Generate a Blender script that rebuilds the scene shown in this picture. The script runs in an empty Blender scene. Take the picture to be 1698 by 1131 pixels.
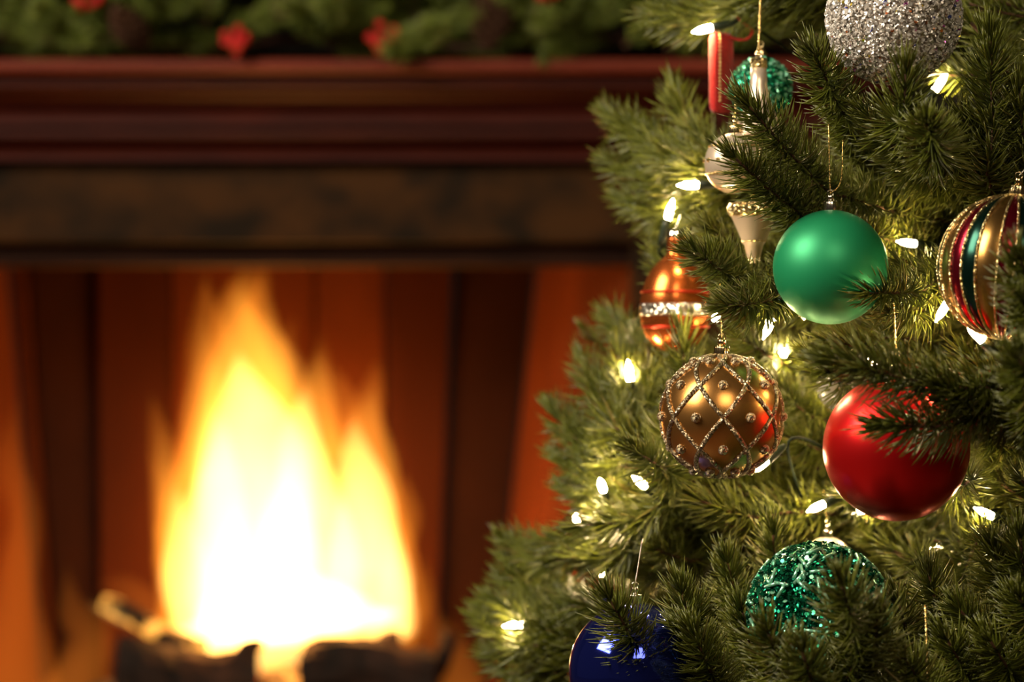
import bpy, bmesh, math, random
import numpy as np
from mathutils import Vector, Matrix

# ------------------------------------------------------------------ camera, world, lights
sc = bpy.context.scene
COL = sc.collection
CZ = 0.83                       # camera height above the floor
FPX = 1698 * 85 / 36            # focal length in pixels
cam = bpy.data.cameras.new('camera'); cam_o = bpy.data.objects.new('camera', cam); COL.objects.link(cam_o)
cam.lens = 85; cam.sensor_width = 36; cam.clip_start = 0.05
cam_o.location = (0, 0, CZ); cam_o.rotation_euler = (math.pi / 2, 0, 0)
cam.dof.use_dof = True; cam.dof.focus_distance = 1.49; cam.dof.aperture_fstop = 4.9
sc.camera = cam_o
w = bpy.data.worlds.new('room_dark'); sc.world = w; w.use_nodes = True
w.node_tree.nodes['Background'].inputs[0].default_value = (1.0, .74, .48, 1)
w.node_tree.nodes['Background'].inputs[1].default_value = 0.022

def area(name, loc, target, sx, sy, power, col):
    l = bpy.data.lights.new(name, 'AREA'); l.shape = 'RECTANGLE'; l.size = sx; l.size_y = sy
    l.energy = power; l.color = col
    o = bpy.data.objects.new(name, l); COL.objects.link(o); o.location = loc
    o.rotation_euler = (Vector(target) - Vector(loc)).to_track_quat('-Z', 'Y').to_euler()
    return o
area('key_lamp', (-1.12, 1.08, CZ + 1.02), (0.22, 1.6, CZ), .85, .85, 46, (1, .85, .64))
area('front_fill', (0.25, -0.5, CZ + 1.25), (.05, 2.4, CZ + .15), .8, .8, 16, (1, .80, .54))  # added fill light behind the camera, brightens tree front, mantel and garland

sc.view_settings.view_transform = 'Standard'; sc.view_settings.look = 'None'
sc.view_settings.gamma = 1; sc.view_settings.exposure = 0; sc.view_settings.use_curve_mapping = False
sc.cycles.use_denoising = True
sc.cycles.sample_clamp_indirect = 6
sc.cycles.max_bounces = 4; sc.cycles.diffuse_bounces = 2; sc.cycles.glossy_bounces = 3
sc.cycles.transparent_max_bounces = 8; sc.cycles.volume_bounces = 0

# ------------------------------------------------------------------ helpers
def P(x, y, d):
    """point that the photograph shows at pixel x, y when it stands d metres away"""
    return np.array([(x - 849) / FPX * d, d, CZ - (y - 565.5) / FPX * d])
def px(n, d): return n / FPX * d
def proj(p):
    return 849 + p[0] / p[1] * FPX, 565.5 - (p[2] - CZ) / p[1] * FPX

def link(name, data, parent=None, loc=None, mat=None):
    o = bpy.data.objects.new(name, data); COL.objects.link(o)
    if parent: o.parent = parent
    if loc is not None: o.location = Vector([float(v) for v in loc])
    if mat and data is not None and hasattr(data, 'materials') and not data.materials: data.materials.append(mat)
    return o
def tag(o, label, cat, group=None, kind=None):
    o['label'] = label
    if cat: o['category'] = cat
    if group: o['group'] = group
    if kind: o['kind'] = kind
    return o
def empty(name, loc, label=None, cat=None, group=None, kind=None, rot=None):
    o = link(name, None, None, loc); o.empty_display_size = .02
    if rot: o.rotation_euler = rot
    if label: tag(o, label, cat, group, kind)
    return o
def mesh_np(name, verts, faces, smooth=True):
    me = bpy.data.meshes.new(name); me.from_pydata([tuple(map(float, v)) for v in verts], [], [tuple(map(int, f)) for f in faces])
    if smooth: me.polygons.foreach_set('use_smooth', [True] * len(me.polygons))
    me.update(); return me
class MB:
    def __init__(s): s.v = []; s.f = []
    def add(s, v, f):
        n = len(s.v); s.v += [tuple(map(float, q)) for q in v]; s.f += [tuple(int(i) + n for i in q) for q in f]
    def box(s, a, b):
        x0, y0, z0 = a; x1, y1, z1 = b
        s.add([(x0,y0,z0),(x1,y0,z0),(x1,y1,z0),(x0,y1,z0),(x0,y0,z1),(x1,y0,z1),(x1,y1,z1),(x0,y1,z1)],
              [(0,3,2,1),(4,5,6,7),(0,1,5,4),(1,2,6,5),(2,3,7,6),(3,0,4,7)])
    def tube(s, pts, r, n=6, cap=True):
        pts = np.asarray(pts, float); m = len(pts); r = np.broadcast_to(np.asarray(r, float), (m,))
        T = np.gradient(pts, axis=0); T /= np.linalg.norm(T, axis=1)[:, None] + 1e-12
        ref = np.array([0.13, 0.21, 1.0]) if abs(T[0][2]) < .9 else np.array([1.0, .2, .1])
        U = np.cross(T, ref); U /= np.linalg.norm(U, axis=1)[:, None] + 1e-9; V = np.cross(T, U)
        a = np.arange(n) * 2 * math.pi / n
        vs = (pts[:, None] + r[:, None, None] * (np.cos(a)[None, :, None] * U[:, None] + np.sin(a)[None, :, None] * V[:, None])).reshape(-1, 3)
        fs = [(i*n+j, i*n+(j+1) % n, (i+1)*n+(j+1) % n, (i+1)*n+j) for i in range(m-1) for j in range(n)]
        if cap: fs += [tuple(range(n-1, -1, -1)), tuple(range((m-1)*n, m*n))]
        s.add(vs, fs)
    def lathe(s, prof, n=32, wob=None):
        prof = [(max(r, 0), z) for r, z in prof]; a = np.arange(n) * 2 * math.pi / n
        vs = []
        for k, (r, z) in enumerate(prof):
            for j in range(n):
                rr = r * (1 + (wob(k, a[j]) if wob else 0)); vs.append((rr*math.cos(a[j]), rr*math.sin(a[j]), z))
        m = len(prof)
        fs = [(i*n+j, i*n+(j+1) % n, (i+1)*n+(j+1) % n, (i+1)*n+j) for i in range(m-1) for j in range(n)]
        if prof[0][0] > 1e-6: fs.append(tuple(range(n-1, -1, -1)))
        if prof[-1][0] > 1e-6: fs.append(tuple(range((m-1)*n, m*n)))
        s.add(vs, fs)
    def build(s, name, mat, parent=None, loc=None, smooth=True, merge=True):
        me = mesh_np(name, s.v, s.f, smooth)
        if merge:
            bm = bmesh.new(); bm.from_mesh(me); bmesh.ops.remove_doubles(bm, verts=bm.verts, dist=1e-6)
            bmesh.ops.recalc_face_normals(bm, faces=bm.faces); bm.to_mesh(me); bm.free()
        return link(name, me, parent, loc, mat)
def spline(pts, n):
    pts = np.asarray(pts, float); m = len(pts)
    if m == 2: return pts[0] + (pts[1] - pts[0]) * np.linspace(0, 1, n)[:, None]
    e = np.vstack([2*pts[0]-pts[1], pts, 2*pts[-1]-pts[-2]])
    out = []
    for t in np.linspace(0, m-1-1e-9, n):
        i = int(t); u = t-i; p0, p1, p2, p3 = e[i:i+4]
        out.append(.5*((2*p1)+(-p0+p2)*u+(2*p0-5*p1+4*p2-p3)*u*u+(-p0+3*p1-3*p2+p3)*u**3))
    return np.array(out)

# ------------------------------------------------------------------ materials
def mat_new(name):
    m = bpy.data.materials.new(name); m.use_nodes = True; nt = m.node_tree
    return m, nt, nt.nodes, nt.links, nt.nodes['Principled BSDF']
def setp(b, **k):
    for n, v in k.items():
        key = n.replace('_', ' ')
        b.inputs[key].default_value = (*v, 1) if isinstance(v, tuple) and len(v) == 3 else v
def plain(name, col, rough=.5, metal=0., **k):
    m, nt, N, L, b = mat_new(name); setp(b, Base_Color=col, Roughness=rough, Metallic=metal, **k)
    return m
def coords(N, L, kind='Object'):
    return N.new('ShaderNodeTexCoord').outputs[kind]
def ramp(N, L, fac, stops, mode='LINEAR'):
    r = N.new('ShaderNodeValToRGB'); r.color_ramp.interpolation = mode; e = r.color_ramp.elements
    while len(e) < len(stops): e.new(.5)
    for q, (p, c) in zip(e, stops): q.position = p; q.color = (*c, 1)
    L.new(fac, r.inputs[0]); return r.outputs[0]
def noise(N, L, vec, scale, detail=3, stretch=None):
    if stretch:
        mp = N.new('ShaderNodeMapping'); mp.inputs['Scale'].default_value = stretch; L.new(vec, mp.inputs[0]); vec = mp.outputs[0]
    n = N.new('ShaderNodeTexNoise'); n.inputs['Scale'].default_value = scale; n.inputs['Detail'].default_value = detail
    L.new(vec, n.inputs['Vector']); return n.outputs['Fac']
def bump(N, L, b, h, strength, dist):
    n = N.new('ShaderNodeBump'); n.inputs['Strength'].default_value = strength; n.inputs['Distance'].default_value = dist
    L.new(h, n.inputs['Height']); L.new(n.outputs[0], b.inputs['Normal'])
def varied(name, c0, c1, scale, rough=.6, stretch=None, bmp=.3, dist=.002, metal=0., detail=4, lo=.35, hi=.68, **k):
    m, nt, N, L, b = mat_new(name); setp(b, Roughness=rough, Metallic=metal, **k)
    f = noise(N, L, coords(N, L), scale, detail, stretch)
    L.new(ramp(N, L, f, [(lo, c0), (hi, c1)]), b.inputs['Base Color'])
    if bmp: bump(N, L, b, f, bmp, dist)
    return m
def glitter(name, cols, scale, k=1.1, rough=.22, metal=1.0):
    m, nt, N, L, b = mat_new(name); setp(b, Roughness=rough, Metallic=metal)
    v = N.new('ShaderNodeTexVoronoi'); v.inputs['Scale'].default_value = scale; L.new(coords(N, L), v.inputs['Vector'])
    s = N.new('ShaderNodeVectorMath'); s.operation = 'MULTIPLY_ADD'; L.new(v.outputs['Color'], s.inputs[0])
    s.inputs[1].default_value = (k, k, k); s.inputs[2].default_value = (-k/2, -k/2, -k/2)
    g = N.new('ShaderNodeNewGeometry'); a = N.new('ShaderNodeVectorMath'); L.new(s.outputs[0], a.inputs[0]); L.new(g.outputs['Normal'], a.inputs[1])
    nn = N.new('ShaderNodeVectorMath'); nn.operation = 'NORMALIZE'; L.new(a.outputs[0], nn.inputs[0]); L.new(nn.outputs[0], b.inputs['Normal'])
    sx = N.new('ShaderNodeSeparateXYZ'); L.new(v.outputs['Color'], sx.inputs[0])
    L.new(ramp(N, L, sx.outputs[0], [(i/len(cols), c) for i, c in enumerate(cols)], 'CONSTANT'), b.inputs['Base Color'])
    return m
def emitter(name, col, s):
    m, nt, N, L, b = mat_new(name); setp(b, Base_Color=(.8, .7, .5), Emission_Color=col, Emission_Strength=s, Roughness=.3); return m

# needles: two greens by needle, brown foot, paler tip
def needle_mat(name, dark, light, tip, trans=.16):
    m, nt, N, L, b = mat_new(name); setp(b, Roughness=.34, Specular_IOR_Level=.6)
    r = N.new('ShaderNodeAttribute'); r.attribute_name = 'needle_random'
    t = N.new('ShaderNodeAttribute'); t.attribute_name = 'needle_length'
    c = ramp(N, L, r.outputs['Fac'], [(0, dark), (.55, light), (.93, light), (1, (.19, .13, .05))])
    tr = ramp(N, L, t.outputs['Fac'], [(0, (0, 0, 0)), (1, (1, 1, 1))])
    mx = N.new('ShaderNodeMix'); mx.data_type = 'RGBA'; mx.inputs['B'].default_value = (*tip, 1)
    mm = N.new('ShaderNodeMath'); mm.operation = 'MULTIPLY'; mm.inputs[1].default_value = .45; L.new(tr, mm.inputs[0])
    L.new(mm.outputs[0], mx.inputs['Factor']); L.new(c, mx.inputs['A']); L.new(mx.outputs['Result'], b.inputs['Base Color'])
    tl = N.new('ShaderNodeBsdfTranslucent'); L.new(mx.outputs['Result'], tl.inputs[0])
    ms = N.new('ShaderNodeMixShader'); ms.inputs[0].default_value = trans
    L.new(b.outputs[0], ms.inputs[1]); L.new(tl.outputs[0], ms.inputs[2]); L.new(ms.outputs[0], N['Material Output'].inputs[0])
    return m
M = {}
M['needle'] = needle_mat('fir_needle', (.028, .050, .006), (.112, .140, .013), (.24, .245, .034), .26)
M['garland_needle'] = needle_mat('garland_needle', (.08, .14, .022), (.26, .34, .05), (.36, .42, .08), .2)
M['stem'] = varied('twig_bark', (.045, .02, .010), (.13, .05, .024), 220, .75, bmp=.4)
M['trunk'] = varied('trunk_bark', (.03, .022, .014), (.07, .05, .03), 60, .8)
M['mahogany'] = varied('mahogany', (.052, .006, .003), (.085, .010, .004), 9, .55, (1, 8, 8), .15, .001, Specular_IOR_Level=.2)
M['shelf_highlight'] = varied('mahogany_lit', (.15, .022, .010), (.22, .034, .015), 9, .55, (1, 8, 8), .15, .001, Specular_IOR_Level=.2)  # lighter copy of the mahogany, the shelf's highlight put into its colour
M['frieze'] = varied('walnut_burl', (.018, .009, .003), (.070, .026, .005), 11, .65, (1, 1, 1.6), .15, .001, Specular_IOR_Level=.12, detail=2, lo=.38, hi=.66)
M['lintel'] = varied('dark_oak', (.020, .007, .004), (.035, .012, .006), 12, .7, (1, 6, 6), .15, .001, Specular_IOR_Level=.1)
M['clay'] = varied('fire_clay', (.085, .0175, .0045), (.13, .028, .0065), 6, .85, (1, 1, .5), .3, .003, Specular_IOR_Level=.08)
M['clay_mid'] = varied('mid_clay', (.042, .0085, .0025), (.066, .0135, .004), 6, .85, (1, 1, .5), .3, .003, Specular_IOR_Level=.08)  # middle clay tone for some back panels and the floor
M['clay_dark'] = varied('dark_clay', (.020, .0055, .0028), (.034, .009, .004), 7, .85, (1, 1, .5), .3, .003, Specular_IOR_Level=.08)  # dark clay tone for two back panels and the smoke shelf
M['wall'] = varied('wall_paint', (.035, .03, .022), (.05, .042, .03), 5, .85)
M['floor'] = varied('floor_wood', (.10, .05, .025), (.17, .09, .045), 6, .45, (1, 9, 1))
M['hearth'] = varied('hearth_stone', (.13, .10, .08), (.22, .17, .13), 14, .7)
M['char'] = varied('charred_wood', (.012, .008, .006), (.06, .025, .014), 26, .9, (1, 1, .3), .9, .01)
M['string_gold'] = glitter('gold_cord', [(.9, .6, .2), (.6, .38, .1), (1, .8, .4)], 2500, .8, .25)
M['cap_gold'] = plain('gold_cap', (.86, .66, .36), .16, 1.)
M['cap_silver'] = plain('silver_cap', (.80, .76, .68), .16, 1.)
M['socket'] = plain('green_socket', (.012, .022, .012), .4)
M['wire'] = plain('green_wire', (.010, .016, .010), .8, Specular_IOR_Level=.1)
M['bulb'] = emitter('lit_bulb', (1, .72, .34), 300)

# ------------------------------------------------------------------ room and fireplace
def zpx(py, d): return CZ - (py - 565.5) / FPX * d
def structure(o, label=None):
    o['kind'] = 'structure'
    if label: o['label'] = label
    return o
XL, XR = -0.92, 0.163                       # the fire opening
OT = zpx(440, 3.32)                         # its top
HZ = 0.27                                   # firebox floor
m = MB(); m.box((-3, -1.5, -.05), (3, 3.34, 0)); structure(m.build('floor', M['floor'], smooth=False))
m = MB(); m.box((-3, 3.42, 0), (XL - .04, 3.5, 2.6)); m.box((XR + .04, 3.42, 0), (3, 3.5, 2.6)); m.box((XL - .04, 3.42, OT + .06), (XR + .04, 3.5, 2.6))
structure(m.build('wall_back', M['wall'], smooth=False))

man = empty('mantelpiece', (-.38, 3.3, 0), 'dark red wooden mantelpiece with stepped mouldings above the burning fire', 'mantelpiece')
def mpart(name, prof, x0, x1, mat, bev=.003):
    """a moulding: (Y, z) profile drawn out along x"""
    m = MB(); n = len(prof)
    m.add([(x0+.38, y-3.3, z) for y, z in prof] + [(x1+.38, y-3.3, z) for y, z in prof],
          [(i, (i+1) % n, n+(i+1) % n, n+i) for i in range(n)] + [tuple(range(n-1, -1, -1)), tuple(range(n, 2*n))])
    o = m.build(name, mat, man, smooth=False)
    if bev:
        b = o.modifiers.new('edge', 'BEVEL'); b.width = bev; b.segments = 2; b.limit_method = 'ANGLE'
    return o
MX0, MX1 = -1.22, .47
zt = zpx(97, 3.08)
def rect(y0, za, zb, y1=3.42): return [(y0, za), (y0, zb), (y1, zb), (y1, za)]
mpart('shelf', rect(3.08, zpx(119, 3.08), zt), MX0 - .06, MX1 + .06, M['shelf_highlight'], .005)
def arc(y0, z0, y1, z1, n=7, out=True):
    res = []
    for i in range(n+1):
        a = i/n*math.pi/2
        res.append((y0+(y1-y0)*(1-math.cos(a)), z0+(z1-z0)*math.sin(a)) if out else (y0+(y1-y0)*math.sin(a), z0+(z1-z0)*(1-math.cos(a))))
    return res
za, zb = zpx(154, 3.13), zpx(119, 3.08)
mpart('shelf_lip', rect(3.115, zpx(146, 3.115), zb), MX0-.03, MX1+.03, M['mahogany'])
z1, z0 = zpx(146, 3.115), zpx(206, 3.18)
mpart('crown_molding', [(3.42, z1)] + [(3.14, z1)] + arc(3.145, z1-.006, 3.185, z0+.006, 7, False) + [(3.185, z0), (3.42, z0)], MX0, MX1, M['mahogany'], 0)
z2 = zpx(264, 3.23)
mpart('bed_molding', [(3.42, z0)] + [(3.205, z0)] + [(3.205, z0-.014)] + arc(3.21, z0-.016, 3.245, z2+.004, 7, False) + [(3.245, z2), (3.42, z2)], MX0+.02, MX1-.02, M['mahogany'], 0)
zf = zpx(402, 3.28)
mpart('frieze_board', rect(3.28, zf, z2), MX0+.05, MX1-.05, M['frieze'])
mpart('lintel_board', rect(3.315, OT, zf), XL-.01, XR+.01, M['lintel'])
for x0, x1 in ((MX0+.05, XL), (XR, MX1-.05)):
    mpart('pilaster', rect(3.29, .12, zf), x0, x1, M['frieze'], .006)
    mpart('plinth', rect(3.27, 0, .12), x0-.015, x1+.015, M['mahogany'], .004)
m = MB(); m.box((-1.35, 2.86, 0), (.60, 3.26, .045)); tag(m.build('hearth_slab', M['hearth'], smooth=False), 'low stone hearth slab in front of the mantelpiece', 'hearth')

fb = empty('firebox', (-.38, 3.6, 0), 'clay lined firebox with upright panels and splayed sides', 'fireplace')
def fpart(name, quad, th, mat, ba=0., bb=0.):
    """upright slab from two floor points (x, y), leaning back wall allowed"""
    (xa, ya), (xb, yb) = quad; d = Vector((xb-xa, yb-ya, 0)).normalized(); nrm = Vector((-d.y, d.x, 0)) * th
    m = MB(); vs = []
    for x, y, sh in ((xa, ya, ba), (xb, yb, bb)):
        for z, q in ((0, 1.45), (OT+.25, -.4)):
            for k in (0, 1): vs.append((x+sh*q+.38+nrm.x*k, y-3.6+nrm.y*k, z))
    m.add(vs, [(0,1,3,2),(4,6,7,5),(0,4,5,1),(2,3,7,6),(0,2,6,4),(1,5,7,3)])
    o = m.build(name, mat, fb, smooth=False)
    b = o.modifiers.new('edge', 'BEVEL'); b.width = .004; b.segments = 1
    return o
BY = 3.82
def bx(p, d=BY): return (p-849)/FPX*d
edges = [14, 42, 158, 282, 402, 522, 640, 752, 888]
bm_ = ['clay_mid', 'clay_dark', 'clay_mid', 'clay', 'clay', 'clay', 'clay_mid', 'clay_dark']
sl = [55/FPX*BY, 50/FPX*BY, 6/FPX*BY, 0, 0, 0, 0, -26/FPX*BY, -75/FPX*BY]
off = [0, .02, .0, .002, 0, .002, 0, .02]
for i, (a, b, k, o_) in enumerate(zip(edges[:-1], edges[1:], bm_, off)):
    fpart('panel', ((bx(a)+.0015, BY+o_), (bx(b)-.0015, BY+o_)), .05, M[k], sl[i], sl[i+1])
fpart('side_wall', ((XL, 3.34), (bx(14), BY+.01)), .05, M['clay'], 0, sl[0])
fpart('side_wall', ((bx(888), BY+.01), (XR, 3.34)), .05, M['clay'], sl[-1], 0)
m = MB(); m.box((XL+.38, 3.345-3.6, 0), (XR+.38, BY+.05-3.6, HZ)); m.build('firebox_floor', M['clay_mid'], fb, smooth=False)
m = MB(); m.box((XL+.37, 3.42-3.6, OT+.24), (XR+.39, BY+.1-3.6, OT+.3)); m.build('smoke_shelf', M['clay_dark'], fb, smooth=False)

# logs
def log(a, b, r, seed, label, mat=M['char'], ember=False, parent=None):
    rnd = random.Random(seed); a = np.array(a); b = np.array(b); ln = np.linalg.norm(b-a)
    n, k = 14, 11; m = MB(); vs = []
    ph = [rnd.uniform(0, 6.28) for _ in range(4)]
    T = (b-a)/ln; U = np.cross(T, (0, 0, 1.)); U /= np.linalg.norm(U); V = np.cross(T, U)
    for i in range(k):
        t = i/(k-1); e = 1 if 0 < i < k-1 else .86
        c = (a+b)/2 + T*ln*(t-.5) + U*.012*math.sin(t*5+ph[0]) + V*.010*math.sin(t*4+ph[1])
        for j in range(n):
            an = j*2*math.pi/n
            rr = r*e*(1 + .10*math.sin(3*an+ph[2]+t*2) + .07*math.sin(5*an+ph[3]+t*7) + rnd.uniform(-.07, .07))
            vs.append(c - (a+b)/2 + rr*(math.cos(an)*U + math.sin(an)*V))
    fs = [(i*n+j, i*n+(j+1) % n, (i+1)*n+(j+1) % n, (i+1)*n+j) for i in range(k-1) for j in range(n)]
    fs += [tuple(range(n-1, -1, -1)), tuple(range((k-1)*n, k*n))]
    m.add(vs, fs)
    o = m.build('firewood_log', mat, None, (a+b)/2, smooth=False)
    tag(o, label, 'log', 'logs on the fire')
    return o
m_, nt, N, L, b_ = mat_new('glowing_wood'); setp(b_, Roughness=.9, Emission_Color=(1, .42, .06))
f_ = noise(N, L, coords(N, L), 30, 3)
L.new(ramp(N, L, f_, [(.4, (.02, .01, .006)), (.65, (.10, .04, .02))]), b_.inputs['Base Color'])
mm = N.new('ShaderNodeMapRange'); mm.inputs[1].default_value = .46; mm.inputs[2].default_value = .66; mm.inputs[4].default_value = 2.2
L.new(f_, mm.inputs[0]); L.new(mm.outputs[0], b_.inputs['Emission Strength'])
M['ember'] = m_
log(P(190, 1108, 3.40), P(425, 1122, 3.44), .040, 1, 'charred black log lying at the left of the fire')
log(P(440, 1150, 3.60), P(640, 1140, 3.60), .046, 2, 'glowing ember covered log in the middle of the fire', M['ember'])
log(P(505, 1112, 3.42), P(725, 1116, 3.40), .041, 3, 'charred log at the right of the fire')
log(P(690, 1128, 3.42), P(758, 1062, 3.40), .013, 4, 'thin blackened stick slanting up at the right end of the logs')
log(P(165, 1012, 3.50), P(345, 1066, 3.46), .014, 5, 'thin burning stick jutting from the left end of the logs', M['ember'])
log(P(398, 1070, 3.45), P(418, 1150, 3.42), .020, 6, 'short upright charred log end between the two big logs')
log(P(585, 1082, 3.46), P(665, 1078, 3.46), .022, 7, 'small charred chunk on top of the right hand log')
log((-.60, 3.40, HZ+.03), (-.52, 3.70, HZ+.03), .034, 20, 'low charred log laid crosswise under the log at the left')
log((-.26, 3.40, HZ+.03), (-.20, 3.70, HZ+.03), .034, 21, 'low charred log laid crosswise under the log at the right')

# flames: closed tongues filled with glowing gas
def gas(name, col, s):
    m = bpy.data.materials.new(name); m.use_nodes = True; N = m.node_tree.nodes; L = m.node_tree.links
    N.remove(N['Principled BSDF']); e = N.new('ShaderNodeEmission'); e.inputs[0].default_value = (*col, 1); e.inputs[1].default_value = s
    L.new(e.outputs[0], N['Material Output'].inputs['Volume'])
    return m
M['flame_outer'] = gas('flame_orange', (1, .29, .022), 11.0)
M['flame_inner'] = gas('flame_white', (1, .58, .15), 50)
fire = empty('fire', P(450, 1080, 3.55), 'tall bright orange and white fire burning on the logs', 'fire')
FO = np.array(fire.location)
def flame(pts, mat, d=3.55, flat=.55, seed=0):
    rnd = random.Random(seed); pts = np.array(pts, float); s = spline(pts, 22); m = MB(); n = 14; vs = []
    ph = rnd.uniform(0, 6.28)
    for i, (x, y, w_) in enumerate(s):
        w_ = max(w_, .6); c = P(x, y, d) - FO
        tg = s[min(i+1, 21)] - s[max(i-1, 0)]; tg = np.array([tg[0], -tg[1]]); tg /= np.linalg.norm(tg)+1e-9
        sx, sz = tg[1], -tg[0]
        for j in range(n):
            a = j*2*math.pi/n; rr = px(w_, d)*(1+.12*math.sin(2*a+ph+i*.4)+.08*math.sin(3*a+i*.7))
            vs.append(c + np.array([sx*math.cos(a)*rr, math.sin(a)*rr*flat, sz*math.cos(a)*rr]))
    k = len(s)
    m.add(vs, [(i*n+j, i*n+(j+1) % n, (i+1)*n+(j+1) % n, (i+1)*n+j) for i in range(k-1) for j in range(n)] + [tuple(range(n-1, -1, -1)), tuple(range((k-1)*n, k*n))])
    return m.build('flame', mat, fire)
FOUT = [
 [(440,1075,140),(435,960,165),(425,820,140),(412,690,92),(398,590,60),(392,520,40),(404,470,22),(410,440,1)],
 [(610,1065,70),(614,950,78),(616,820,58),(604,710,36),(620,640,18),(628,590,1)],
 [(520,1055,110),(524,830,88),(522,700,48),(530,620,22),(534,552,1)],
 [(320,1060,50),(300,920,48),(282,790,32),(264,710,16),(248,645,1)],
 [(360,1000,70),(348,760,60),(336,640,32),(330,560,18),(340,470,6),(346,446,1)],
 [(380,800,60),(368,640,38),(356,540,22),(338,455,1)],
 [(440,800,60),(444,620,40),(428,520,26),(436,470,14),(442,436,1)],
 [(470,820,50),(474,690,34),(468,600,22),(490,520,1)],
 [(420,700,50),(414,560,34),(420,490,20),(432,430,1)],
 [(660,1060,36),(690,1010,26),(704,960,12),(700,915,1)],
 [(570,760,44),(566,660,24),(552,600,1)],
 [(640,960,50),(664,850,32),(672,780,1)],
 [(300,980,36),(276,860,24),(262,790,14),(246,740,1)],
 [(460,1075,200),(455,1020,205),(452,960,190),(450,900,120),(450,850,1)],
]
FIN = [
 [(425,1066,100),(428,920,116),(424,790,92),(416,700,62),(404,640,36),(396,580,1)],
 [(600,1056,70),(606,940,70),(604,830,48),(592,750,24),(586,690,1)],
 [(515,1056,70),(512,900,78),(504,800,56),(498,720,34),(506,640,1)],
 [(320,1046,40),(310,960,40),(302,880,24),(292,800,1)],
 [(360,1040,50),(360,860,50),(360,760,36),(352,660,1)],
 [(650,1050,34),(656,960,30),(652,860,1)],
 [(460,1115,36),(455,1060,60),(455,1000,50),(455,930,1)],
 [(470,1060,170),(465,1030,175),(460,990,130),(455,930,1)],
]
FLOW = [
 [(345,1066,24),(250,1040,24),(185,1014,16),(138,990,1)],
 [(300,1050,40),(220,985,28),(180,970,12),(160,975,1)],
 [(30,1160,70),(26,1000,44),(40,860,30),(18,760,22),(30,650,1)],  # added tongue, imitates orange glow at the left side
 [(120,1160,60),(150,1060,40),(120,1010,24),(110,930,1)],  # added tongue, imitates firelight on the hearth at left
 [(770,1150,50),(740,1080,36),(712,1030,26),(716,960,1)],  # added tongue, imitates firelight on the hearth at right
 [(560,1120,30),(540,1080,24),(536,1040,1)],
 [(690,1120,30),(640,1075,26),(600,1060,1)],
]
FMID = [
 [(435,1000,120),(428,860,125),(424,720,100),(420,620,76),(408,550,44),(398,500,20),(400,462,1)],
 [(520,860,70),(522,720,46),(526,640,28),(534,578,1)],
 [(604,950,70),(608,820,54),(608,720,36),(622,635,1)],
 [(310,1000,44),(296,880,34),(280,790,20),(262,700,1)],
 [(350,800,50),(346,660,34),(342,580,16),(336,520,1)],
 [(450,700,50),(452,620,36),(446,540,18),(440,480,1)],
]
M['flame_mid'] = gas('flame_yellow', (1, .43, .045), 11)
for i, f in enumerate(FMID): flame(f, M['flame_mid'], 3.605 + .01*(i % 3), .5, 120+i)
M['low_flame_glow'] = gas('low_flame_glow', (1, .25, .022), 4.5)  # low licks, plus added tongues standing in for firelit hearth and sides
for i, f in enumerate(FLOW): flame(f, M['low_flame_glow'], 3.52 + .012*(i % 4), .55, 80+i)
flame([(335,1066,11),(250,1040,12),(185,1018,8),(146,1000,1)], M['flame_inner'], 3.49, .5, 99)
for i, f in enumerate(FOUT): flame(f, M['flame_outer'], 3.61 + .012*(i % 4), .55, i)
for i, f in enumerate(FIN): flame(f, M['flame_inner'], 3.60 + .01*(i % 3), .5, 50+i)
for x, y, p_ in ((440, 960, 3), (420, 760, 1.6), (600, 940, 2), (300, 1000, 1.2)):
    l = bpy.data.lights.new('fire_glow', 'POINT'); l.energy = p_; l.color = (1, .36, .08); l.shadow_soft_size = .05
    o = bpy.data.objects.new('fire_glow', l); COL.objects.link(o); o.location = Vector(P(x, y, 3.52).tolist())

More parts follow.
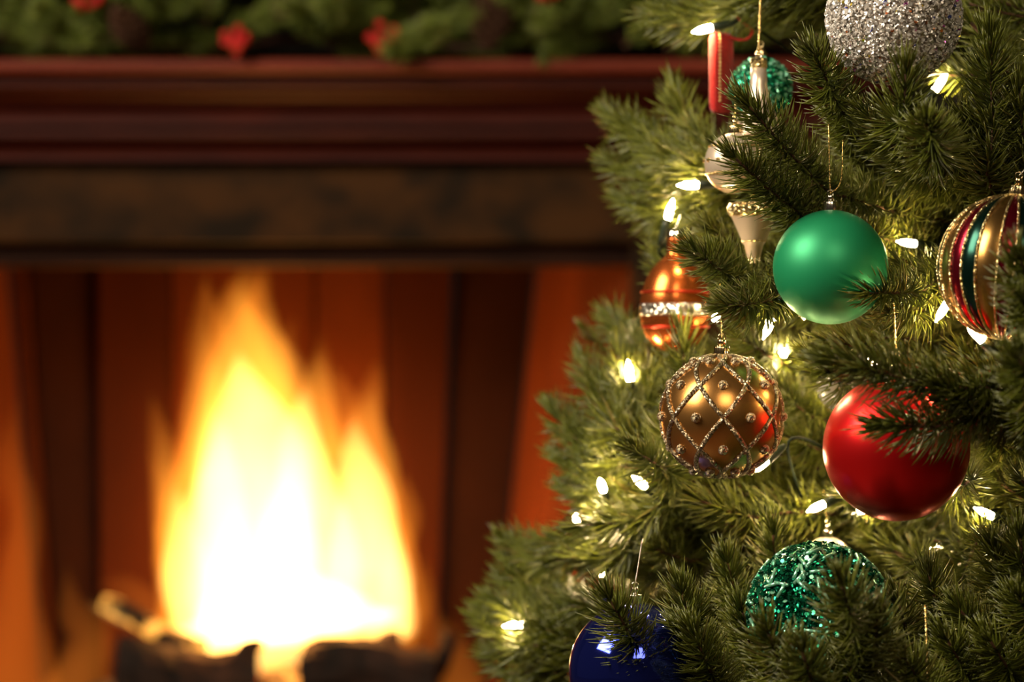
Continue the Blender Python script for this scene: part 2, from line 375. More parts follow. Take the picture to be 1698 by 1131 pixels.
# ------------------------------------------------------------------ fir sprigs
def sprig_needles(curve, rng, dens, ln, a0=62, a1=18, t0=0., r=.00062, up=.12, rings=3):
    """needles set all round a twig: returns vertices, attributes; curve is an (n,3) polyline"""
    seg = np.linalg.norm(np.diff(curve, axis=0), axis=1); cum = np.concatenate([[0], np.cumsum(seg)]); tot = cum[-1]
    n = max(8, int(tot*(1-t0)*dens*1000))
    t = t0 + (1-t0)*np.sort(rng.random(n)); t[-max(4, n//26):] = 1 - rng.random(max(4, n//26))*.012
    s = t*tot
    p0 = np.stack([np.interp(s, cum, curve[:, k]) for k in range(3)], 1)
    tg = np.gradient(curve, axis=0); tg /= np.linalg.norm(tg, axis=1)[:, None]
    T = np.stack([np.interp(s, cum, tg[:, k]) for k in range(3)], 1); T /= np.linalg.norm(T, axis=1)[:, None]
    ref = rng.normal(size=(n, 3)); pr = ref - (ref*T).sum(1)[:, None]*T; pr /= np.linalg.norm(pr, axis=1)[:, None] + 1e-9
    rem = np.clip((1-t)*tot/.03, 0, 1)
    ang = np.radians(a1 + (a0-a1)*rem + rng.normal(size=n)*9)
    d0 = T*np.cos(ang)[:, None] + pr*np.sin(ang)[:, None]
    L_ = ln*(1 + rng.normal(size=n)*.13)*(.82 + .18*rem)
    d1 = d0 + T*.55 + np.array([0, 0, up]) + rng.normal(size=(n, 3))*.10; d1 /= np.linalg.norm(d1, axis=1)[:, None]
    u = np.cross(T, pr); rad = r*(1 + rng.normal(size=n)*.12)
    S = {3: (0, .38, .74), 2: (0, .5)}[rings]; R = {3: (.7, 1.05, .8), 2: (.75, 1.0)}[rings]
    vs = []; ts = []
    ca = np.array([0, 2.094, 4.189])
    for si, ri in zip(S, R):
        c = p0 + L_[:, None]*(d0*(si - si*si*.5) + d1*(si*si*.5))
        dd = d0*(1-si) + d1*si; v = np.cross(dd, u); v /= np.linalg.norm(v, axis=1)[:, None] + 1e-9
        for a in ca:
            vs.append(c + (rad*ri)[:, None]*(math.cos(a)*u*1.25 + math.sin(a)*v*.75)); ts.append(np.full(n, si))
    vs.append(p0 + L_[:, None]*(d0*.5 + d1*.5)); ts.append(np.ones(n))
    V = np.stack(vs, 1); Tt = np.stack(ts, 1); K = V.shape[1]
    rn = np.repeat(rng.random(n)[:, None], K, 1)
    return V.reshape(-1, 3), Tt.reshape(-1), rn.reshape(-1), n, rings
def needle_mesh(name, chunks, mat):
    rings = chunks[0][4]; K = 3*rings+1
    V = np.concatenate([c[0] for c in chunks]); T = np.concatenate([c[1] for c in chunks]); R = np.concatenate([c[2] for c in chunks])
    n = len(V)//K
    tris = []
    for i in range(rings-1):
        for j in range(3):
            a, b, c, d = i*3+j, i*3+(j+1) % 3, (i+1)*3+(j+1) % 3, (i+1)*3+j
            tris += [(a, b, c), (a, c, d)]
    for j in range(3): tris.append(((rings-1)*3+j, (rings-1)*3+(j+1) % 3, K-1))
    tris = np.array(tris); F = (tris[None] + (np.arange(n)*K)[:, None, None]).reshape(-1, 3)
    me = bpy.data.meshes.new(name)
    me.vertices.add(len(V)); me.vertices.foreach_set('co', V.astype(np.float32).ravel())
    me.loops.add(F.size); me.loops.foreach_set('vertex_index', F.astype(np.int32).ravel())
    me.polygons.add(len(F)); me.polygons.foreach_set('loop_start', np.arange(0, F.size, 3, dtype=np.int32))
    me.polygons.foreach_set('use_smooth', np.ones(len(F), bool))
    me.update(calc_edges=True)
    for nm, d in (('needle_length', T), ('needle_random', R)):
        a = me.attributes.new(nm, 'FLOAT', 'POINT'); a.data.foreach_set('value', d.astype(np.float32))
    me.materials.append(mat)
    return me
NT = [0]
def branch(tree, tree_loc, twigs, seed, dens=2.6, ln=.023, mat=None, name='branch', rings=3, up=.12, r=.00062, group=None):
    """twigs: list of (polyline points, stem radius, first needle t)"""
    rng = np.random.default_rng(seed); base = np.array(twigs[0][0][0]); ch = []; m = MB()
    for pts, rad, t0 in twigs:
        c = spline(np.array(pts) - base, 14)
        m.tube(c, np.linspace(rad, rad*.55, 14), 5)
        ch.append(sprig_needles(c, rng, dens, ln, t0=t0, rings=rings, up=up, r=r))
    o = m.build(name, M['stem'], tree, base - np.array(tree_loc), merge=False)
    nm = link('needles', needle_mesh('needles', ch, mat or M['needle']), o); nm['kind'] = 'stuff'
    NT[0] += len(nm.data.polygons)
    return o

TX, TY = .55, 1.85
TL = (TX, TY, 0)
tree = empty('christmas_tree', TL, 'green artificial fir tree hung with baubles and lights beside the fireplace', 'tree')
m = MB(); m.tube([(0, 0, 0), (0, 0, 1.2), (0, 0, 2.25)], [.022, .02, .012], 10); m.build('trunk', M['trunk'], tree)

# (tip px, tip py, tip depth, [through points], base px, base py, base depth, needle length, density)
B = [
 # top left
 (1070,24,1.80, 1330,-10,1.68), (1100,45,1.78, 1310,10,1.70), (1100,-25,1.82, 1300,-70,1.7), (1170,5,1.76, 1340,-40,1.68), (1270,0,1.74, 1400,-40,1.68),
 (1085,-60,1.80, 1250,-60,1.7),
 # left, blurred
 (1012,190,1.84, 1160,280,1.72), (1120,148,1.78, 1190,290,1.70), (1010,268,1.84, 1210,330,1.72), (1035,330,1.82, 1220,350,1.72),
 (1075,215,1.80, 1200,300,1.70), (1080,370,1.80, 1230,350,1.72), (1060,290,1.80, 1230,330,1.7), (1150,215,1.72, 1260,300,1.68),
 # sharp, in front
 (1238,172,1.47, 1410,330,1.56), (1216,260,1.48, 1386,376,1.56), (1352,92,1.48, 1462,250,1.60), 
 (1502,118,1.42, 1515,215,1.46), (1642,62,1.46, 1655,330,1.52), (1538,205,1.39, 1560,260,1.50), (1440,190,1.50, 1560,300,1.58),
 (1420,255,1.58, 1600,330,1.62), (1390,300,1.60, 1580,370,1.62), (1600,200,1.50, 1700,330,1.56), (1690,150,1.47, 1720,330,1.52),
 (1152,418,1.52, 1330,500,1.62), (1205,508,1.50, 1345,455,1.58), (1092,415,1.80, 1150,470,1.76), (1180,380,1.62, 1300,440,1.66),
 (1438,486,1.475, 1600,455,1.56), (1480,520,1.50, 1600,480,1.58), (1375,565,1.56, 1500,560,1.60), (1345,590,1.57, 1440,640,1.62),
 # over the red bauble
 (1385,598,1.36, 1690,650,1.42), (1462,704,1.37, 1690,672,1.43), (1560,640,1.38, 1710,690,1.44), (1688,590,1.30, 1730,700,1.40), (1692,428,1.31, 1760,560,1.40),
 (1700,505,1.33, 1770,600,1.4),
 # left, middle
 (1010,525,1.86, 1110,590,1.76), (1132,560,1.63, 1160,690,1.68), (968,600,1.82, 1060,780,1.70), (1062,588,1.80, 1090,720,1.72),
 (918,678,1.84, 1040,830,1.72), (960,700,1.82, 1080,830,1.70), (930,760,1.83, 1080,850,1.72), (1054,748,1.58, 1160,800,1.66),
 (1100,720,1.66, 1220,800,1.70), (968,872,1.66, 1160,815,1.66), (940,810,1.78, 1090,870,1.70), (1160,830,1.62, 1350,850,1.66),
 (1010,640,1.80, 1100,760,1.70), (1026,585,1.745, 1062,730,1.70), (1075,600,1.74, 1080,740,1.70), (800,1030,1.815, 930,1075,1.76), (822,1000,1.80, 930,1050,1.76), (1000,820,1.72, 1150,880,1.70),
 # lower left
 (842,902,1.86, 980,930,1.76), (845,935,1.84, 980,1065,1.76), (803,1008,1.86, 950,1070,1.76), (812,1082,1.86, 960,1110,1.76),
 (905,900,1.76, 1080,860,1.70), (850,1125,1.84, 990,1150,1.76), (880,960,1.84, 1010,1010,1.74), (870,1040,1.85, 1000,1090,1.76),
 (960,925,1.72, 1110,890,1.70), (1040,940,1.72, 1150,930,1.72), (835,970,1.86, 960,1020,1.77),
 # bottom, in front
 (1010,992,1.46, 1160,1190,1.55), (1130,980,1.48, 1215,1200,1.56), (1205,930,1.56, 1270,1080,1.62), (1282,882,1.58, 1270,1040,1.64),
 (1128,1050,1.50, 1200,1190,1.56), (1150,1050,1.47, 1260,1200,1.54), (1230,1010,1.52, 1290,1180,1.58), (1272,1045,1.38, 1350,1180,1.46), (1395,965,1.34, 1432,1140,1.44),
 (1330,1080,1.36, 1400,1200,1.44), (1455,1020,1.37, 1470,1180,1.46), (1540,950,1.50, 1570,1130,1.58), (1648,905,1.46, 1690,1090,1.54),
 (1692,890,1.44, 1720,1080,1.52), (1590,1010,1.47, 1700,1100,1.54), (1570,1060,1.44, 1650,1190,1.52), (1640,1060,1.43, 1740,1150,1.50), (1500,1090,1.40, 1560,1200,1.48),
 (1690,990,1.42, 1740,1100,1.5), (1490,1000,1.50, 1530,1160,1.58), (1420,1080,1.40, 1440,1200,1.46),
 # deeper fill
 (1380,830,1.66, 1560,850,1.70), (1560,790,1.60, 1700,800,1.66), (1640,760,1.58, 1720,860,1.66), (1450,900,1.66, 1620,920,1.70),
 (1300,720,1.66, 1420,760,1.72), (1230,560,1.66, 1360,620,1.72), (1290,640,1.66, 1400,700,1.7), (1300,360,1.62, 1420,400,1.68),
 (1480,380,1.60, 1620,420,1.66), (1250,420,1.64, 1360,470,1.7), (1600,590,1.56, 1700,640,1.6), (1610,700,1.55, 1720,740,1.6),
]
rndm = random.Random(7)
for i, (x, y, d, xb, yb, db) in enumerate(B):
    tip = P(x, y, d); bs = P(xb, yb, db); mid = (tip+bs)/2 + np.array([0, 0, -.006 + .002*rndm.uniform(-1, 1)]) + np.array([rndm.uniform(-.004, .004), 0, 0])
    axis = np.array([TX, TY + .03, bs[2] - .05]); back = bs + (axis-bs)*.45
    branch(tree, TL, [([back, bs, mid, tip], .0015, .25)], 100+i, 3.9 if d < 1.6 else 2.9, .0265 if d < 1.6 else .028, r=.00058 if d < 1.6 else .00064)

# inner boughs, out of reach of the baubles
SIL = np.array([(-100,1090),(0,1075),(120,1050),(200,1010),(300,1010),(380,1060),(480,1050),(600,970),(700,925),(850,900),(900,860),(1000,815),(1131,805),(1300,790)], float)
def silx(y): return np.interp(y, SIL[:, 0], SIL[:, 1])
ORN = [(1377,443,100,1.50),(1197,690,108,1.50),(1486,743,128,1.47),(1048,1107,112,1.52),(1358,1015,124,1.50),(1482,28,118,1.52),(1672,443,122,1.44),
       (1217,272,56,1.60),(1120,505,66,1.72),(1248,370,50,1.60),(1258,165,50,1.60),(1200,120,24,1.72),(1191,577,20,1.5),(1381,335,20,1.5),
       (1380,290,16,1.5),(1258,50,14,1.6),(1068,950,20,1.52),(1262,145,55,1.68),(1398,636,20,1.60),(1372,888,14,1.62)]
ORN += [(x, y, -14, d) for x, y, d in ((1162,50,1.7),(1138,307,1.68),(1186,528,1.6),(1272,548,1.54),(1300,587,1.66),(1045,615,1.72),(997,802,1.68),(1058,797,1.62),(957,857,1.7),(848,1038,1.78),(1500,402,1.56),(1560,520,1.5),(1615,550,1.45),(1258,775,1.58),(1350,843,1.6),(1628,848,1.54))]
def free(pts, margin=34):
    for p in spline(pts, 7)[3:]:
        x, y = proj(p)
        if x < silx(y) + 42: return False
        for ox, oy, orr, od in ORN:
            if (x-ox)**2 + (y-oy)**2 < (orr+margin)**2 and p[1] < od + .03: return False
    return True
def Rz(z): return max(.05, .48 - .36*(z-CZ))
made = 0; tries = 0; rr = random.Random(3)
while made < 95 and tries < 3000:
    tries += 1
    z = rr.uniform(CZ-.34, CZ+.28); phi = math.radians(rr.uniform(175, 300))
    Rm = Rz(z)*rr.uniform(.62, .93)
    dirv = np.array([math.cos(phi), math.sin(phi), 0]); perp = np.array([-dirv[1], dirv[0], 0])
    a = np.array([TX, TY, z-.10]) + dirv*.03; tip = np.array([TX, TY, z+.02]) + dirv*Rm
    mid = (a+tip)/2 + np.array([0, 0, -.012])
    tw = []
    c = spline([a, mid, tip], 12)
    if free([mid, tip]): tw.append(([a, mid, tip], .0024, .45))
    for k in range(5):
        t = rr.uniform(.42, .92); b = c[int(t*11)]; sgn = 1 if k % 2 else -1
        e = b + (dirv*rr.uniform(.4, .8) + perp*sgn*rr.uniform(.4, .9) + np.array([0, 0, rr.uniform(-.2, .6)]))*rr.uniform(.06, .10)
        if free([b, e]): tw.append(([b, (b+e)/2+np.array([0, 0, -.003]), e], .0016, .1))
    if len(tw) < 2: continue
    branch(tree, TL, tw, 900+made, 1.5, .027, rings=2); made += 1
# the far side of the tree: alike boughs
proto = []
for i in range(4):
    tw = [([(0, 0, 0), (.22, 0, -.01), (.46, 0, .05)], .0026, .4)]
    for k in range(6):
        t = .2+.045*k; s = 1 if k % 2 else -1
        tw.append(([(t, 0, 0), (t+.05, s*.04, .01), (t+.09, s*.08, .03+.01*(k % 3))], .0016, .1))
    o = branch(tree, (0, 0, 0), tw, 2000+i, 1.3, .025, rings=2); proto.append(o)
spots = [(z, rr.uniform(-60, 175)) for z in np.linspace(.25, 2.1, 44)] + [(z, rr.uniform(175, 300)) for z in np.linspace(1.35, 2.1, 16)] + [(z, rr.uniform(175, 300)) for z in np.linspace(.2, .42, 8)]
for k, (z, ph) in enumerate(spots):
    src = proto[k % 4]
    if k < 4: o = src
    else:
        o = src.copy(); COL.objects.link(o); o.parent = tree
        c = src.children[0].copy(); COL.objects.link(c); c.parent = o
    o.location = (0, 0, z-.08); o.rotation_euler = (0, -.12, math.radians(ph)); sc_ = Rz(z)*rr.uniform(.85, 1)/.48; o.scale = (sc_, sc_, sc_)
m = MB(); m.lathe([(.0, 2.25), (.012, 2.25), (.006, 2.36), (0, 2.40)], 8); m.build('leader_shoot', M['stem'], tree)

# ------------------------------------------------------------------ baubles
def sphere_mesh(r, seg=64, rings=40, sz=1.0):
    m = MB(); m.lathe([(r*math.sin(math.pi*i/rings), -r*sz*math.cos(math.pi*i/rings)) for i in range(rings+1)], seg); return m
def cap(parent, z, s, mat, tiers=True):
    m = MB(); wob = lambda k, a: .035*math.cos(14*a)
    m.lathe([(s*.92, z-.25*s), (s*.98, z), (s, z+.1*s), (s*.93, z+1.15*s), (s*.88, z+1.3*s), (s*.5, z+1.35*s)], 56, wob)
    c = m.build('cap', mat, parent)
    m = MB(); m.lathe([(s*.52, z+1.3*s), (s*.5, z+2.05*s), (s*.42, z+2.15*s), (0, z+2.15*s)], 20); m.build('cap_neck', mat, c)
    m = MB(); t = np.linspace(0, 2*math.pi, 20); m.tube(np.stack([s*.42*np.cos(t), 0*t, z+2.45*s+s*.42*np.sin(t)], 1), s*.07, 6, False); m.build('ring', mat, c)
    return z+2.8*s
def cord(parent, name, pts, r, mat, n=24):
    m = MB(); c = spline(pts, n); m.tube(c, r, 6); return m.build(name, mat, parent)
def bead_cord(parent, a, b, r, mat):
    a = np.array(a); b = np.array(b); k = int(np.linalg.norm(b-a)/(r*1.7)); m = MB()
    prof = []
    for i in range(k+1):
        t = i/k; prof += [(a+(b-a)*t)]
    pts = []; rad = []
    for i in range(k*2+1):
        pts.append(a+(b-a)*(i/(2*k))); rad.append(r if i % 2 == 0 else r*.55)
    m.tube(pts, rad, 7); return m.build('hanging_cord', mat, parent)
def satin(name, col, rough=.3, metal=.85, coat=.0, **k):
    m, nt, N, L, b = mat_new(name); setp(b, Base_Color=col, Roughness=rough, Metallic=metal, Coat_Weight=coat, Coat_Roughness=.12, **k)
    return m
def local(o, p): return np.array(p) - np.array(o.location)

# matte green
d = 1.50; o = empty('bauble', P(1377, 443, d), 'matte emerald green bauble with a plain surface hanging beside the striped one', 'bauble', 'baubles on the tree')
R = px(95, d); sphere_mesh(R).build('ball', satin('matte_green', (.014, .32, .13), .46, .42), o)
zt_ = cap(o, R*.985, .0045, M['cap_silver'])
for q in ((1374, 205), (1398, 232)):
    cord(o, 'hanging_cord', [(0, 0, zt_-.002), local(o, P(q[0]+2 if q[0] < 1380 else q[0]-4, 300, d)), local(o, P(*q, d+.01))], .00042, M['string_gold'])

# bronze with glitter lattice
d = 1.50; o = empty('bauble', P(1197, 690, d), 'bronze bauble with a raised silver glitter lattice and beads', 'bauble', 'baubles on the tree')
R = px(101, d); sphere_mesh(R).build('ball', satin('bronze_satin', (.56, .27, .075), .27, .92), o)
M['lattice'] = glitter('silver_gold_glitter', [(.50, .40, .26), (.26, .19, .11), (.70, .60, .42), (.38, .29, .18)], 1150, 1.7, .42)
lon0 = math.radians(-90 - 3.5)
def sph(lat, lon, r): return np.array([r*math.cos(lat)*math.cos(lon), r*math.cos(lat)*math.sin(lon), r*math.sin(lat)])
for sgn in (1, -1):
    for k in range(7):
        pts = []
        for la in np.linspace(-80, 80, 41):
            lo = lon0 + k*2*math.pi/7 + sgn*math.radians(la/31*25.7); pts.append(sph(math.radians(la), lo, R*1.004))
        m = MB(); m.tube(pts, .0015, 8); m.build('glitter_line', M['lattice'], o)
bead = sphere_mesh(.0032, 12, 8); bd = None
for row, offs in ((0, .5), (31, 0), (-31, 0), (62, .5), (-62, .5)):
    for k in range(7):
        p = sph(math.radians(row), lon0 + (k+offs+(.0))*2*math.pi/7, R*1.008) if row in (0, 62, -62) else sph(math.radians(row), lon0 + k*2*math.pi/7, R*1.008)
        if bd is None: bd = bead.build('glitter_bead', M['lattice'], o, p)
        else:
            c = bd.copy(); COL.objects.link(c); c.parent = o; c.location = Vector(p.tolist())
zt_ = cap(o, R*.975, .0050, M['cap_gold'])
bead_cord(o, (0, 0, zt_-.002), local(o, P(1194, 470, d+.02)), .0006, M['string_gold'])

# red satin
d = 1.47; o = empty('bauble', P(1486, 743, d), 'large satin red bauble half hidden behind two fir twigs', 'bauble', 'baubles on the tree')
R = px(121, d); sphere_mesh(R).build('ball', satin('red_satin', (.80, .012, .014), .30, .75), o)
zt_ = cap(o, R*.985, .0055, M['cap_gold']); cord(o, 'hanging_cord', [(0, 0, zt_-.002), (0, .01, zt_+.03)], .0005, M['string_gold'])

# blue mirror
d = 1.52; o = empty('bauble', P(1053, 1110, d), 'shiny dark blue mirror bauble at the bottom of the tree', 'bauble', 'baubles on the tree')
R = px(110, d); sphere_mesh(R).build('ball', satin('blue_mirror', (.05, .075, .68), .07, .95), o)
zt_ = cap(o, R*.985, .0048, M['cap_silver'])
bead_cord(o, (0, 0, zt_-.002), local(o, P(1065, 895, d+.02)), .0006, M['cap_silver'])

def flakes(name, parent, R, n, size, mats, seed, tilt=.6, lift=1.004, sz=1.):
    rng = np.random.default_rng(seed); m = MB()
    v = rng.normal(size=(n, 3)); v /= np.linalg.norm(v, axis=1)[:, None]; mi = []
    for q in v:
        nn = q + rng.normal(size=3)*tilt; nn /= np.linalg.norm(nn); u = np.cross(nn, rng.normal(size=3)); u /= np.linalg.norm(u); w_ = np.cross(nn, u)
        c = q*R*lift*np.array([1, 1, sz]); s = size*rng.uniform(.6, 1.3); th = nn*s*.12
        ring = [c + s*(math.cos(a)*u+math.sin(a)*w_) for a in np.arange(6)*math.pi/3]
        k = 5
        m.add([p+th for p in ring]+[p-th for p in ring], [(0,1,2,3,4,5), (11,10,9,8,7,6)] + [(j, j+6, (j+1) % 6+6, (j+1) % 6) for j in range(6)])
        mi += [int(rng.choice(len(mats), p=[m_[1] for m_ in mats]))]*8
    o = m.build(name, None, parent, smooth=False, merge=False)
    for m_, _ in mats: o.data.materials.append(m_)
    o.data.polygons.foreach_set('material_index', np.array(mi, np.int32)); o['kind'] = 'stuff'
    return o
# silver glitter
d = 1.50; o = empty('bauble', P(1482, 28, d), 'silver glitter bauble with coloured sequins at the top of the tree', 'bauble', 'baubles on the tree')
R = px(111, d); sphere_mesh(R*.985).build('ball', glitter('silver_grain', [(.75, .72, .68), (.5, .46, .42), (.9, .88, .85), (.6, .5, .42)], 900, 1.4, .28), o)
fm = [(plain('silver_flake', (.86, .84, .82), .3, .6), .62), (plain('clear_flake', (.8, .75, .7), .2, .2), .34),
      (plain('blue_sequin', (.10, .12, .75), .2, .8), .012), (plain('orange_sequin', (.9, .25, .05), .2, .8), .012), (plain('gold_sequin', (.95, .75, .1), .2, .8), .009), (plain('violet_sequin', (.7, .12, .6), .2, .8), .007)]
flakes('glitter_flakes', o, R, 6500, .00105, fm, 4, .7)
cap(o, R*.985, .0052, M['cap_silver'])

# green sequin and bugle bead
d = 1.50; o = empty('bauble', P(1358, 1018, d), 'green beaded bauble covered with glittering tube beads', 'bauble', 'baubles on the tree', rot=(-.95, .2, 0))
R = px(118, d); gg = plain('green_glass', (.015, .26, .13), .12, .75); gd = plain('dark_green_glass', (.006, .12, .06), .15, .8); gl = plain('pale_green_glass', (.30, .72, .52), .15, .6)
sphere_mesh(R*.975).build('ball', glitter('green_grain', [(.01, .16, .09), (.01, .25, .13), (.005, .08, .05)], 700, 1.2, .25), o)
flakes('seed_beads', o, R, 3200, .0013, [(gg, .5), (gd, .35), (gl, .15)], 9, .9)
rng = np.random.default_rng(12); tb = None
for i in range(170):
    q = rng.normal(size=3); q /= np.linalg.norm(q); u = np.cross(q, rng.normal(size=3)); u /= np.linalg.norm(u)
    if tb is None:
        m = MB(); m.tube([(0, 0, -.0052), (0, 0, 0), (0, 0, .0052)], .0011, 7); tb = m.build('tube_bead', gl, o); c = tb
    else: c = tb.copy(); COL.objects.link(c); c.parent = o
    c.location = Vector((q*R*1.012).tolist()); c.rotation_euler = Vector(u.tolist()).to_track_quat('Z', 'Y').to_euler()
zt_ = cap(o, R*.985, .005, M['cap_gold'])

# striped
d = 1.44; o = empty('bauble', P(1674, 443, d), 'striped bauble of maroon, gold and dark green bands with glitter seams', 'bauble', 'baubles on the tree', rot=(0, math.radians(6), 0))
R = px(117, d)
def stripe_mesh(a0, a1):
    m = MB(); n = 6; k = 36; vs = []
    for i in range(k+1):
        la = -math.pi/2 + math.pi*i/k
        for j in range(n+1):
            lo = a0 + (a1-a0)*j/n; b = 1 + .012*math.sin(math.pi*j/n); vs.append(sph(la, lo, R*b)*np.array([1, 1, 1.02]))
    m.add(vs, [(i*(n+1)+j, i*(n+1)+j+1, (i+1)*(n+1)+j+1, (i+1)*(n+1)+j) for i in range(k) for j in range(n)]); return m
sm = [satin('maroon_foil', (.30, .012, .03), .2, .9), satin('bottle_green_foil', (.012, .05, .038), .2, .9), satin('old_gold_foil', (.48, .26, .075), .24, .95)]
gs = glitter('gold_seam', [(.85, .65, .3), (.6, .42, .16), (1, .86, .5)], 1300, 1.2, .3)
for k in range(8):
    st = math.radians(-90 - 21 + 45*k)
    for (u0, u1), mt in zip(((0, 13.5), (13.5, 27), (27, 45)), sm):
        stripe_mesh(st+math.radians(u0), st+math.radians(u1)).build('stripe', mt, o)
        m = MB(); m.tube([sph(la, st+math.radians(u0), R*1.006)*np.array([1, 1, 1.02]) for la in np.linspace(-1.5, 1.5, 36)], .0009, 6); m.build('glitter_seam', gs, o)
zt_ = cap(o, R*1.0, .0052, M['cap_gold']); cord(o, 'hanging_hook', [(0, 0, zt_-.002), (.006, 0, zt_+.008), (.004, 0, zt_+.02)], .0005, M['cap_silver'])

# champagne ball with gold rings
champ = satin('champagne_satin', (.90, .74, .58), .28, .60)
gold_gl = glitter('gold_glitter', [(.9, .66, .28), (.62, .42, .15), (1, .88, .55)], 1100, 1.3, .28)
d = 1.60; o = empty('bauble', P(1219, 271, d), 'small champagne bauble with gold rings behind a fir twig', 'bauble', 'baubles on the tree')
R = px(51, d); sphere_mesh(R, 48, 30).build('ball', champ, o)
for z in (.55, -.35):
    m = MB(); t = np.linspace(0, 2*math.pi, 49); rr_ = R*math.sqrt(1-z*z)*1.005
    m.tube(np.stack([rr_*np.cos(t), rr_*np.sin(t), 0*t+z*R], 1), .0009, 6, False); m.build('gold_ring', gold_gl, o)
bd = None
for k in range(14):
    a = k*2*math.pi/14; p = (R*math.cos(a)*.995, R*math.sin(a)*.995, .08*R)
    if bd is None: bd = sphere_mesh(.0015, 8, 6).build('gold_bead', gold_gl, o, p)
    else: c = bd.copy(); COL.objects.link(c); c.parent = o; c.location = p
zt_ = cap(o, R*.97, .0042, M['cap_gold']); cord(o, 'hanging_cord', [(0, 0, zt_-.002), (0, 0, zt_+.02)], .0005, M['string_gold'])

# half hidden ones
for x, y, r_, d, mt, lb in ((1400, 640, 46, 1.62, satin('pale_silver', (.85, .83, .80), .25, .7), 'small pale silver bauble tucked between the bronze and red ones'),
                            (1372, 932, 42, 1.64, champ, 'small champagne bauble mostly hidden behind the green beaded one')):
    o = empty('bauble', P(x, y, d), lb, 'bauble', 'baubles on the tree'); R = px(r_, d); sphere_mesh(R, 40, 26).build('ball', mt, o)
    zt_ = cap(o, R*.97, .004, M['cap_silver']); cord(o, 'hanging_cord', [(0, 0, zt_-.002), (0, .02, zt_+.02)], .0005, M['string_gold'])
d = 1.42; o = empty('bauble', P(1538, 1252, d), 'bauble on a thin gold wire at the bottom edge beside the green beaded one', 'bauble', 'baubles on the tree')
R = px(80, d); sphere_mesh(R, 40, 26).build('ball', satin('old_gold', (.6, .36, .10), .25, .9), o); zt_ = cap(o, R*.97, .0045, M['cap_gold'])
cord(o, 'hanging_wire', [(0, 0, zt_-.002), local(o, P(1537, 1080, d)), local(o, P(1534, 1004, d+.01))], .0007, M['string_gold'])

# champagne bell with long neck
d = 1.61; o = empty('bell_ornament', P(1258, 232, d), 'pale champagne bell ornament with long neck and gold collar', 'ornament', 'blown ornaments on the tree')
U = px(1, d)
m = MB(); m.lathe([(0, 0), (34*U, 0), (42*U, 4*U), (43*U, 12*U), (37*U, 26*U), (26*U, 48*U), (18*U, 70*U), (14.5*U, 92*U), (13*U, 122*U), (0, 122*U)], 40); m.build('body', champ, o)
m = MB(); m.lathe([(13.3*U, 119*U), (14*U, 120*U), (13.6*U, 135*U), (11*U, 136*U), (0, 136*U)], 32); m.build('collar', gold_gl, o)
m = MB(); t = np.linspace(0, 2*math.pi, 20); m.tube(np.stack([5*U*np.cos(t), 0*t, 140*U+5*U*np.sin(t)], 1), .0005, 6, False); m.build('ring', M['cap_silver'], o)
bead_cord(o, (0, 0, 144*U), local(o, P(1262, -20, d+.01)), .0012, M['string_gold'])

# champagne trumpet
d = 1.60; o = empty('trumpet_ornament', P(1250, 436, d), 'champagne trumpet shaped ornament with a glitter rim', 'ornament', 'blown ornaments on the tree')
U = px(1, d)
m = MB(); m.lathe([(0, 0), (9*U, 0), (12*U, 14*U), (16*U, 30*U), (19*U, 33*U), (21*U, 38*U), (30*U, 60*U), (39*U, 80*U), (42*U, 85*U)], 40)
m.lathe([(42*U, 85*U), (38*U, 92*U), (0, 93*U)], 40); m.build('horn', champ, o)
m = MB(); m.lathe([(40*U, 78*U), (43.5*U, 84*U), (44*U, 92*U), (41*U, 99*U), (30*U, 101*U), (0, 102*U)], 48); m.build('glitter_rim', gold_gl, o)
m = MB(); m.tube([(19.6*U*math.cos(a), 19.6*U*math.sin(a), 36*U) for a in np.linspace(0, 2*math.pi, 33)], .0006, 6, False); m.build('ring', gold_gl, o)
m = MB(); m.lathe([(0, 100*U), (5*U, 101*U), (5*U, 112*U), (0, 112*U)], 16); m.build('cap', M['cap_gold'], o)
cord(o, 'hanging_cord', [(0, 0, 110*U), (0, 0, 135*U)], .0005, M['string_gold'])

# copper egg
d = 1.72; o = empty('egg_ornament', P(1120, 582, d), 'orange copper egg ornament with a silver glitter belt near the fire', 'ornament', 'blown ornaments on the tree')
U = px(1, d)
prof = [(0, 0), (18*U, 1.5*U), (36*U, 10*U), (50*U, 28*U), (57*U, 50*U), (58.5*U, 70*U), (57*U, 92*U), (50*U, 116*U), (40*U, 134*U), (28*U, 148*U), (17*U, 157*U), (13.5*U, 166*U), (13*U, 190*U), (0, 190*U)]
pr = spline(np.array(prof), 60); m = MB(); m.lathe([tuple(p) for p in pr], 48); m.build('egg', satin('copper_satin', (.80, .20, .045), .24, .9), o)
m = MB(); m.lathe([(58*U, 58*U), (59.6*U, 62*U), (59.6*U, 76*U), (58*U, 80*U)], 56); m.build('glitter_belt', glitter('silver_belt', [(.82, .78, .68), (.5, .45, .36), (.95, .92, .85)], 700, 1.3, .28), o)
for z, r_ in ((98, 56), (40, 54.5)):
    m = MB(); m.tube([(r_*U*math.cos(a), r_*U*math.sin(a), z*U) for a in np.linspace(0, 2*math.pi, 49)], .0011, 6, False); m.build('red_ring', satin('red_ring', (.6, .05, .02), .3, .7), o)
m = MB(); m.lathe([(13.5*U, 186*U), (14*U, 188*U), (13.5*U, 202*U), (0, 203*U)], 28); m.build('cap', M['cap_silver'], o)
cord(o, 'hanging_cord', [(0, 0, 202*U), (.004, 0, 225*U)], .0005, M['cap_silver'])

